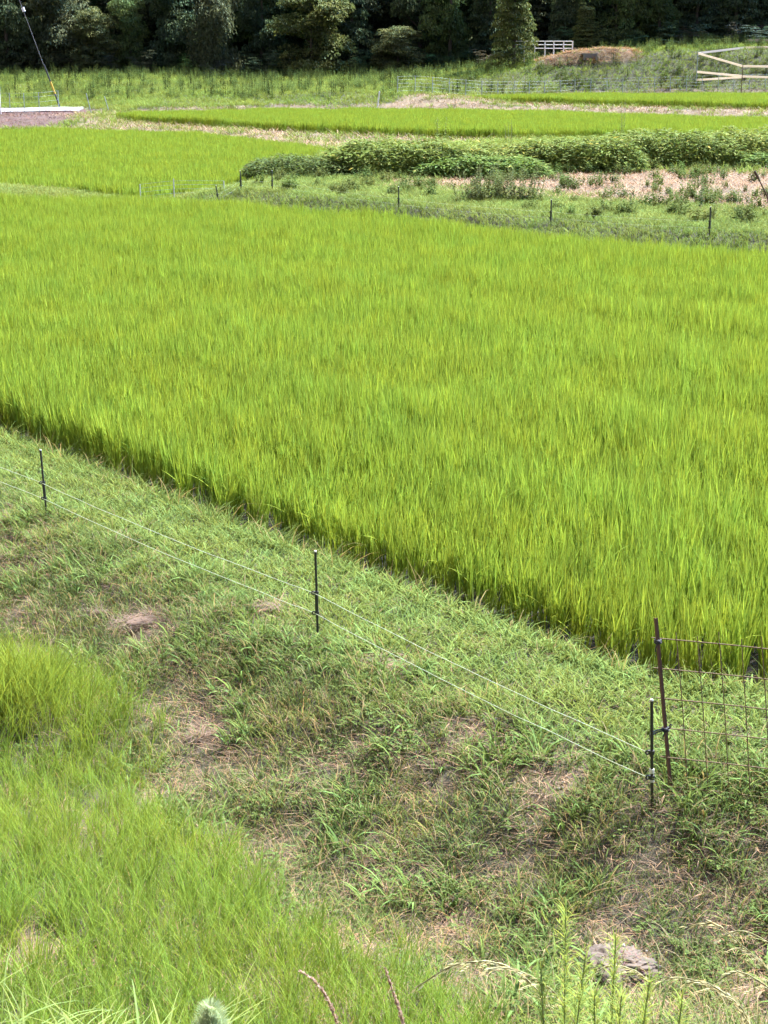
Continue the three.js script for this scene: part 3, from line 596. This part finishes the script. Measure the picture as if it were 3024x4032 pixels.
{
  const geos = [0, 1, 2].map(() => { const g = new THREE.IcosahedronGeometry(0.012, 1), p = g.attributes.position; for (let i = 0; i < p.count; i++) { const q = 1 + 0.3 * n2(p.getX(i) * 90 + i * 0, p.getZ(i) * 90 + p.getY(i) * 50); p.setXYZ(i, p.getX(i) * q * 1.3, p.getY(i) * q * 0.8, p.getZ(i) * q); } g.computeVertexNormals(); return g; });
  const spots = [];
  for (let k = 0; k < 150; k++) { const b = BARE[[4, 4, 4, 5, 8, 7, 13, 3][k % 8]], a = rnd() * 6.283, q = Math.sqrt(rnd()) * b[2] * 1.1, x = b[0] + Math.cos(a) * q, d = b[1] + Math.sin(a) * q; const v = rr(0.6, 1.1); spots.push({ x, d, y: H(x, d) + 0.008 + (b === BARE[5] ? 0.12 * Math.max(0, 1 - (q / 0.25) ** 2) : 0), s: rr(0.3, 0.95), c: [v, v * 0.97, v * 0.92] }); }
  mass('pebbles', 'pebble', 'pale pebbles scattered over the bare patches of the slope', 'pebbles', geos, std(rgb(0.3, 0.27, 0.23), 1), spots);
}

// ------------------------------------------------------------------ stalks and weeds standing close to the viewer
const hayStem = std(rgb(0.2, 0.185, 0.08), 0.85), husk = new THREE.MeshPhysicalMaterial({ color: rgb(0.4, 0.35, 0.18), roughness: 0.95, side: THREE.DoubleSide, vertexColors: true, specularIntensity: 0.1, transmission: 0.45 }), pinkHusk = new THREE.MeshPhysicalMaterial({ color: rgb(0.52, 0.39, 0.3), roughness: 0.95, transmission: 0.45, thickness: 0, specularIntensity: 0.1, side: THREE.DoubleSide, vertexColors: true });
const pxAt = (px, py, d) => {                          // where a line of sight meets the plane at distance d
  const a = (px - 829.5) / 3385, b = -(py - 1106) / 3385, P = THREE.MathUtils.degToRad(16), k = d / (Math.cos(P) + b * Math.sin(P));
  return V(a * k, 5.3 + k * (b * Math.cos(P) - Math.sin(P)), -d);
};
function panicle(d, root, way, label, n = 130) {         // an arching stalk with narrow spikelets along its last part
  const pts = way.map(([a, b]) => pxAt(a, b, d + rr(-0.05, 0.05))), r = pxAt(root, 2290, d), y = H(r.x, d), t = base('grass_stalk', r.x, y, d);
  const q = [V(0, -0.05, 0), ...[V(0.0, (r.y - y) * 0.6, 0), ...pts.map((p) => V(p.x - r.x, p.y - y, p.z + d))]], cv = new THREE.CatmullRomCurve3(q);
  part('stem', new THREE.TubeGeometry(cv, 40, 0.0024, 5), hayStem, t);
  const L = new Leaves();
  for (let k = 0; k < n; k++) {
    const u = 1 - 0.34 * Math.pow(rnd(), 0.9), p = cv.getPointAt(u), g = cv.getTangentAt(u), s = V(g.x + rr(-0.28, 0.28), g.y + rr(-0.3, 0.1), g.z + rr(-0.3, 0.3)).normalize(), off = rr(0, 0.02);
    L.leaf(p.x + s.x * off, p.y + s.y * off - rr(0, 0.008), p.z + s.z * off, s, V(rr(-1, 1), 1, rr(-1, 1)).normalize(), rr(0.02, 0.036), rr(0.005, 0.009), tone(0.2, 0.1));
  }
  for (let b = 0; b < 5; b++) {                         // side branches of the panicle
    const u = rr(0.66, 0.85), p = cv.getPointAt(u), g = cv.getTangentAt(u), dx = g.clone().add(V(rr(-0.25, 0.25), rr(-0.35, 0.15), rr(-0.3, 0.3))).normalize();
    for (let k = 0; k < 12; k++) { const e = p.clone().addScaledVector(dx, 0.01 * k).add(V(0, -0.0009 * k * k * 0.6, 0)); L.leaf(e.x, e.y, e.z, dx.clone().add(V(0, -0.03 * k, 0)).normalize(), V(rr(-1, 1), 1, 0).normalize(), rr(0.016, 0.026), 0.006, tone(0.2, 0.1)); }
  }
  part('seed_head', L.geo(), husk, t);
  return tag(t, label, 'grass stalk', 'arching seed stalks close to the viewer');
}
panicle(4.7, 1260, [[1180, 2165], [1090, 2085], [990, 2082], [900, 2132]], 'longest arching seed stalk, its tip hanging to the left above the tall grass');
panicle(4.6, 1290, [[1230, 2185], [1150, 2110], [1085, 2090], [1055, 2094]], 'seed stalk crossing the middle of the feathery weeds');
panicle(4.9, 1430, [[1405, 2160], [1385, 2105], [1320, 2086], [1246, 2126]], 'seed stalk arching left of the feathery weed cluster');
panicle(4.7, 1670, [[1590, 2165], [1530, 2128], [1450, 2112], [1402, 2138]], 'low arching seed stalk near the lower right corner');
panicle(5.3, 1740, [[1659, 2100], [1600, 2040], [1545, 1996], [1488, 2000]], 'highest seed stalk, curving over at the right edge');
panicle(5.1, 1790, [[1700, 2080], [1650, 2030], [1600, 2010], [1556, 2026]], 'seed stalk just below the highest one at the right edge', 60);
panicle(4.5, 1640, [[1610, 2190], [1570, 2150], [1520, 2120], [1480, 2125]], 'small seed stalk beside the low arching one', 60);
panicle(4.4, 1760, [[1690, 2170], [1640, 2120], [1590, 2098], [1550, 2120]], 'seed stalk drooping at the right edge of the picture', 60);
function spike(d, way, label, n = 46) {
  const pts = way.map(([a, b]) => pxAt(a, b, d)), r = pts[0], y = H(r.x, d), t = base('seed_spike', r.x, y, d);
  const cv = new THREE.CatmullRomCurve3([V(0, -0.05, 0), V(0, (r.y - y) * 0.7, 0), ...pts.map((p) => V(p.x - r.x, p.y - y, 0))]);
  part('stem', new THREE.TubeGeometry(cv, 30, 0.0022, 5), hayStem, t);
  const L = new Leaves();
  for (let k = 0; k < n * 7; k++) { const u = 0.82 + 0.18 * rnd(), p = cv.getPointAt(u), g = cv.getTangentAt(u), a = rnd() * 6.283, dir = V(g.x + Math.cos(a) * 0.7, g.y + rr(-0.2, 0.2), g.z + Math.sin(a) * 0.7).normalize(), v = rr(0.65, 1.25); L.leaf(p.x, p.y, p.z, dir, V(rr(-1, 1), rr(-1, 1), rr(-1, 1)).normalize(), rr(0.008, 0.017) * (1.1 - 0.5 * (u - 0.82) / 0.18), rr(0.004, 0.008), [v, v * rr(0.85, 1), v * rr(0.8, 1)]); }
  part('seed_head', L.geo(), pinkHusk, t);
  return tag(t, label, 'seed spike', 'pinkish seed spikes close to the viewer');
}
spike(4.3, [[740, 2260], [715, 2175], [680, 2120], [648, 2098]], 'pinkish seed spike leaning left above the tall grass');
spike(4.4, [[890, 2290], [868, 2200], [848, 2140], [832, 2092]], 'upright pinkish seed spike beside the longest arching stalk');
{
  const d = 1.75, p = pxAt(430, 2205, d), y = H(p.x, d), t = base('foxtail', p.x + 0.02, y, d), h = p.y - y, L = new Leaves();
  part('stem', tube([V(0.06, -0.05, 0), V(0.03, h * 0.6, 0), V(0.01, h - 0.05, 0)], 0.002, 16, 6), C.stem, t);
  part('seed_head', new THREE.SphereGeometry(1, 20, 16).scale(0.016, 0.05, 0.016).translate(-0.004, h - 0.03, 0), std(rgb(0.2, 0.25, 0.1), 0.95), t);
  for (let k = 0; k < 3200; k++) { const a = rnd() * 6.283, v = rr(-1, 1), q = Math.sqrt(1 - v * v); L.blade(Math.cos(a) * q * 0.016 - 0.004, h - 0.03 + v * 0.05, Math.sin(a) * q * 0.016, a + rr(-0.5, 0.5), rr(0.006, 0.017), rr(0.3, 1.1), rr(-0.2, 0.6), 0.0009, 2, tone(0.2, 0.1)); }
  part('bristle_coat', L.geo(), leafMat(rgb(0.34, 0.4, 0.2), 0.5), t);
  tag(t, 'plump green foxtail head poking in at the bottom edge', 'foxtail');
}
const featherMat = leafMat(rgb(0.25, 0.3, 0.06), 0.5);
function feather(px, py, d, bend, label) {
  const p = pxAt(px, py, d), y = H(p.x + bend, d), t = base('feathery_weed', p.x + bend, y, d), h = p.y - y, cv = new THREE.CatmullRomCurve3([V(0, -0.05, 0), V(-bend * 0.2, h * 0.5, 0), V(-bend, h, rr(-0.03, 0.03))]);
  part('stem', new THREE.TubeGeometry(cv, 20, 0.0026, 5), C.stem, t);
  const L = new Leaves();
  for (let k = 0; k < 620; k++) { const u = rr(0.35, 1), q = cv.getPointAt(u), a = rnd() * 6.283; L.blade(q.x, q.y, q.z, a, rr(0.025, 0.07), rr(0.4, 1.1), rr(0.2, 0.9), rr(0.0025, 0.0052), 3, tone(0.2, 0.15)); }
  for (let b = 0; b < 14; b++) { const u = rr(0.45, 0.95), q = cv.getPointAt(u), a = rnd() * 6.283; for (let k = 0; k < 16; k++) { const e = 0.008 * k; L.blade(q.x + Math.cos(a) * e * 0.7, q.y + e * 0.8, q.z + Math.sin(a) * e * 0.7, a + rr(-2, 2), rr(0.014, 0.03), rr(0.2, 1.2), 0.4, 0.0036, 2, tone(0.2, 0.15)); } }
  part('foliage', L.geo(), featherMat, t);
  return tag(t, label, 'weed', 'feathery weeds close to the viewer');
}
feather(1222, 1965, 4.4, 0.02, 'tallest feathery weed, upright at the bottom of the slope');
feather(1265, 2075, 4.3, -0.06, 'feathery weed leaning right beside the tallest one');
feather(1170, 2105, 4.3, 0.05, 'feathery weed leaning left beside the tallest one');
feather(1330, 2030, 4.5, 0.0, 'slender feathery weed left of the low arching stalk');
feather(1285, 2150, 4.0, 0.03, 'yellowish feathery weed low at the bottom edge');
feather(1345, 2160, 3.9, -0.02, 'bushiest feathery weed at the bottom edge');
feather(1400, 2110, 4.1, -0.05, 'feathery weed under the low arching stalk');
feather(1470, 2150, 4.0, -0.04, 'short feathery weed near the lower right corner');

// ------------------------------------------------------------------ fence on the far bank
const far = [[-5.89, 56.8, 0.66, [0.14, 0]], [-5.18, 57.9, 0.74, [0.04, 0]], [-4.02, 57.4, 0.72, [0, 0]], [0.48, 51.7, 0.78, [0.01, 0]], [4.93, 46.9, 0.74, [0, 0]], [8.9, 43.3, 0.78, [0.01, 0]]];
const farLabels = ['black post tilted at the corner above the second paddy', 'black post at the bend of the far bank fence', 'black post before the low dark thicket', 'black post on the far bank below the fresh green mound', 'black post on the far bank below the pink straw', 'rightmost black post on the far bank'];
hooks.length = 0;
far.forEach(([x, d, h, l], k) => electricPost(x, d, h, l, farLabels[k], true));
for (const k of [0, 1]) { const p = hooks.map((h) => h[k]).reverse(); const a = []; for (let i = 0; i < p.length - 1; i++) a.push(...sag(p[i], p[i + 1], 0.04, 6, 0).slice(0, -1)); a.push(p[p.length - 1]); const w = part('fence_wire', tube(a, 0.0018, 90, 4), yarn); w.name = numbered('fence_wire'); tag(w, `${k ? 'lower' : 'upper'} thin wire strung along the far bank posts`, 'wire', 'wires of the far bank fence'); }
{
  const t = base('low_net_fence', -8.9, H(-8.9, 58.2), 58.2), net = std(rgb(0.12, 0.17, 0.18), 0.7), pole = std(rgb(0.42, 0.44, 0.42), 0.6), y1 = 0.62;
  for (const [a, hh] of [[0, 0.62], [1.2, 0.8], [3.0, 0.7]]) part('post', rod(V(a, -0.2, -0.2 * a), V(a, hh, -0.2 * a), 0.02), pole, t);
  for (const yy of [0.18, 0.33, 0.48, y1]) part('wire', tube([V(0, yy, 0), V(1.2, yy + 0.1, -0.24), V(3.0, yy + 0.08, -0.6)], 0.004, 14, 4), net, t);
  tag(t, 'low grey net fence at the corner between two paddies', 'net fence');
}

// ------------------------------------------------------------------ far side: mesh fence, white stake, guy wire, concrete path, railing, mound, tape, shed
const galv = std(rgb(0.24, 0.28, 0.3), 0.55, { metalness: 0.3 }), white = std(rgb(0.6, 0.6, 0.59), 0.5);
const X = (px, d) => ((px - 829.5) / 3385) * (d * 0.9613 + 1.1);
{
  const posts = [];
  for (let x = 1.3; x < 47; x += 1.75) posts.push([x, fenceD(x)]);
  const [x0, d0] = posts[0], y0 = H(x0, d0), t = base('mesh_fence', x0, y0, d0), loc = posts.map(([x, d]) => V(x - x0, H(x, d) - y0, d0 - d));
  for (const p of loc) part('post', rod(p.clone().add(V(0, -0.3, 0)), p.clone().add(V(rr(-0.05, 0.05), 1.75, 0)), 0.036, 0.036, 8), galv, t);
  for (const yy of [0.35, 0.7, 1.05, 1.4, 1.7]) part('wire', tube(loc.map((p) => p.clone().add(V(0, yy, 0))), 0.005, 80, 4), galv, t);
  tag(t, 'long galvanised mesh fence in the weeds above the highest paddy', 'fence');
}
{
  const posts = [[-38.5, 141], [X(22, 141), 141], [X(53, 141), 141], [X(85, 141), 141], [X(127, 146), 146]], t0 = posts[0], y0 = H(...t0);
  const t = base('wire_fence', t0[0], y0, t0[1]), loc = posts.map(([x, d]) => V(x - t0[0], H(x, d) - y0, t0[1] - d));
  for (const p of loc) part('post', rod(p.clone().add(V(0, -0.3, 0)), p.clone().add(V(0, 1.75, 0)), 0.03), galv, t);
  for (const yy of [0.5, 0.95, 1.4, 1.72]) part('wire', tube(loc.map((p) => p.clone().add(V(0, yy, 0))), 0.005, 40, 4), galv, t);
  tag(t, 'grey wire fence standing along the concrete path', 'fence');
}
function stake(name, px, d, h, lean, r, mat, label) { const x = X(px, d), t = base(name, x, H(x, d), d); part('pole', rod(V(0, -0.3, 0), V(0, h, 0), r), mat, t); part('cap', new THREE.CylinderGeometry(r * 0.7, r * 1.05, r * 1.2, 8).translate(0, h + r * 0.5, 0), mat, t); t.rotation.z = lean; return tag(t, label, 'stake'); }
stake('leaning_stake', 197, 139, 1.75, 0.2, 0.035, galv, 'grey stake leaning left at the end of the concrete path');
stake('leaning_stake', 236, 144, 1.45, 0.26, 0.03, galv, 'thinner grey stake leaning left beyond the yellow grass tuft');
stake('white_stake', 813, 149.6, 2.0, -0.14, 0.06, white, 'white stake leaning right at the back of the long paddy');
stake('pale_pole', 1, 139.5, 2.6, 0, 0.06, white, 'pale pole cut by the left edge of the picture');
{
  const d = 148, x = X(131, d), t = base('guy_wire', x, H(x, d), d), top = V(-4.1, 12.6, 0.4), at = (q) => top.clone().multiplyScalar(q);
  part('strand', rod(V(0, -0.2, 0), top.clone().multiplyScalar(1.7), 0.022), std(rgb(0.12, 0.12, 0.12), 0.5), t);
  part('black_sleeve', rod(V(0, -0.1, 0), at(0.105), 0.075), black, t);
  part('yellow_sleeve', rod(at(0.105), at(0.19), 0.082), std(rgb(0.42, 0.28, 0.02), 0.6), t);
  part('black_sleeve', rod(at(0.19), at(0.31), 0.062), black, t);
  part('white_insulator', rod(at(0.672), at(0.7), 0.14, 0.14, 10), white, t);
  tag(t, 'slanting guy wire with a yellow and black guard and white insulator', 'guy wire');
}
{
  const w = 4;
  const g = new THREE.BufferGeometry(), p = [], idx = [], n = 40;
  for (let k = 0; k <= n; k++) { const q = k / n, x = lerp(-62, -27.5, q), d = 139.8 + 4.2 * ss(-44, -27, x); for (const o of [0, w]) { const y = H(x, d + o) + (o ? 0.2 : 0.1); p.push(x, y, -d - o, x, y - 0.45, -d - o); } }
  for (let k = 0; k < n; k++) { const a = k * 4, b = a + 4; idx.push(a, b, a + 2, b, b + 2, a + 2, a, a + 1, b, b, a + 1, b + 1, a + 2, b + 2, a + 3, b + 2, b + 3, a + 3); }
  idx.push(n * 4, n * 4 + 1, n * 4 + 2, n * 4 + 2, n * 4 + 1, n * 4 + 3);
  g.setAttribute('position', new THREE.Float32BufferAttribute(p, 3)); g.setIndex(idx); const gg = g.toNonIndexed(); gg.computeVertexNormals();
  const o = part('path', gg, std(rgb(0.24, 0.235, 0.225), 0.9, { side: THREE.DoubleSide })); o.userData.kind = 'structure'; tag(o, 'pale concrete path above the red earth bank', 'path');
}
{
  const d = 187, xl = X(1110, d), xr = X(1233, d), y = 6.45, t = base('white_railing', xr, y, d);
  for (const px of [1233, 1214, 1193, 1174, 1152, 1130]) { const x = X(px, d) - xr; part('post', rod(V(x, -1.2, 0), V(x, 1.25, 0), 0.065), white, t); }
  for (const yy of [0.42, 0.82, 1.2]) part('rail', rod(V(xl - xr, yy, 0.02), V(0.08, yy, 0.02), 0.042), white, t);
  tag(t, 'white pipe railing beside the straw-topped mound', 'railing');
  const spots = []; for (let k = 0; k < 700; k++) { const x = 23.2 + rr(-6.4, 6.4), dd = 185.5 + rr(-3.2, 3), hh = MOUND(x, dd); if (hh < 0.12) continue; spots.push({ x, d: dd, y: H(x, dd) + 0.04, s: rr(0.9, 1.7), c: [1.6, 1.42, 1.15].map((v) => v * rr(0.75, 1.2)) }); }
  const cx = X(1271, 183.4), b = base('concrete_culvert', cx, H(cx, 183.4), 183.4), cm = std(rgb(0.14, 0.135, 0.135), 0.95);
  part('headwall', new THREE.BoxGeometry(1.5, 0.6, 0.25).translate(0, 0, 0), cm, b); part('cover', new THREE.BoxGeometry(1.8, 0.12, 1.0).translate(0, 0.36, -0.35), cm, b); for (const q of [-0.85, 0.85]) part('wing', new THREE.BoxGeometry(0.2, 0.5, 0.7).translate(q * 0.8, -0.05, 0.4), cm, b);
  tag(b, 'small grey concrete culvert set in the straw-topped mound', 'culvert');
  mass('straw', 'straw_litter', 'dry straw spread over the long earth mound', 'straw', strawGeo, C.straw, spots);
}
{
  const d1 = 178, d2 = 174.5, x1 = X(1502, d1), x2 = X(1600, d2), y1 = H(x1, d1), t = base('tape_barrier', x1, y1, d1), tape = new THREE.MeshPhysicalMaterial({ color: rgb(0.7, 0.62, 0.53), roughness: 0.9, transmission: 0.5, thickness: 0, side: THREE.DoubleSide });
  const yOf = (px, py, d) => pxAt(px, py, d).y - y1;
  const L1 = (px, py, d) => V(X(px, d) - x1, yOf(px, py, d), d1 - d);
  part('post', rod(V(0, -0.4, 0), L1(1502, 110, d1), 0.045), galv, t);
  const q = L1(1600, 140, d2); part('post', rod(V(q.x, H(x2, d2) - y1 - 0.4, q.z), q, 0.04), rust, t);
  const q2 = L1(1602, 100, 186); part('post', rod(V(q2.x, H(X(1602, 186), 186) - y1 - 0.4, q2.z), q2, 0.05), galv, t);
  const band = (a, b, w = 0.13) => { const g = new THREE.BufferGeometry(), dir = b.clone().sub(a), n = V(-dir.z, 0, dir.x).normalize().multiplyScalar(0.004), pp = []; for (const s of [1, -1]) { const o = n.clone().multiplyScalar(s); const A = a.clone().add(o), B = b.clone().add(o); pp.push(A.x, A.y - w, A.z, B.x, B.y - w, B.z, B.x, B.y + w, B.z, A.x, A.y - w, A.z, B.x, B.y + w, B.z, A.x, A.y + w, A.z); } g.setAttribute('position', new THREE.Float32BufferAttribute(pp, 3)); g.computeVertexNormals(); return g; };
  const a1 = L1(1502, 115, d1), a2 = L1(1501, 155, d1), a3 = L1(1501, 173, d1);
  for (const [a, b] of [[a1, L1(1600, 103, 186)], [L1(1600, 103, 186), L1(1690, 101, 186)], [a1, L1(1600, 143, d2)], [L1(1600, 143, d2), L1(1690, 144, 173.5)], [a2, L1(1600, 164.5, d2)], [L1(1600, 165, d2), L1(1690, 168, 173.5)], [a3, L1(1599, 166.5, 176)]]) part('tape', band(a, b, 0.11), tape, t);
  tag(t, 'cream tape barrier strung between posts above the highest paddy', 'barrier');
}
{
  const d = 199, x = X(1640, d), y = H(x, d), t = base('shed', x, y, d), wood = std(rgb(0.05, 0.036, 0.032), 1), pale = std(rgb(0.35, 0.27, 0.25), 0.9);
  for (let k = 0; k < 16; k++) part('plank', new THREE.BoxGeometry(0.26, 2.3, 0.05).translate(-2 + k * 0.29, 1.15, rr(0, 0.03)), wood, t);
  part('roof', new THREE.BoxGeometry(5.6, 0.12, 3.4).rotateX(0.15).translate(0.2, 2.5, -1.4), wood, t);
  part('wall', new THREE.BoxGeometry(4.6, 2.2, 0.1).translate(0.2, 1.1, -2.8), wood, t);
  for (const a of [-2.1, 2.7]) part('post', new THREE.BoxGeometry(0.14, 2.5, 0.14).translate(a, 1.25, -2.7), wood, t);
  part('door', new THREE.BoxGeometry(0.7, 1.5, 0.06).translate(1.4, 0.85, 0.07), pale, t);
  tag(t, 'dark brown plank shed at the right edge of the forest', 'shed');
  const bd = 193, bx = X(1630, bd), b = base('board_pile', bx, H(bx, bd) + 0.45, bd), bm = std(rgb(0.5, 0.36, 0.3), 0.9);
  for (let k = 0; k < 4; k++) part('board', new THREE.BoxGeometry(3.4, 0.1, 0.28).rotateY(rr(-0.06, 0.06)).translate(rr(-0.3, 0.6), 0.08 + (k >> 1) * 0.14, (k % 2) * 0.34), bm, b);
  for (const a of [-1.1, 1.4]) part('bearer', new THREE.BoxGeometry(0.2, 0.6, 0.8).translate(a, -0.25, 0.17), wood, b);
  tag(b, 'pale pinkish boards laid flat before the brown shed', 'boards');
}

scene.traverse((o) => { if (o.isMesh && !o.isSky) { o.castShadow = true; o.receiveShadow = true; } });
renderer.render(scene, camera);
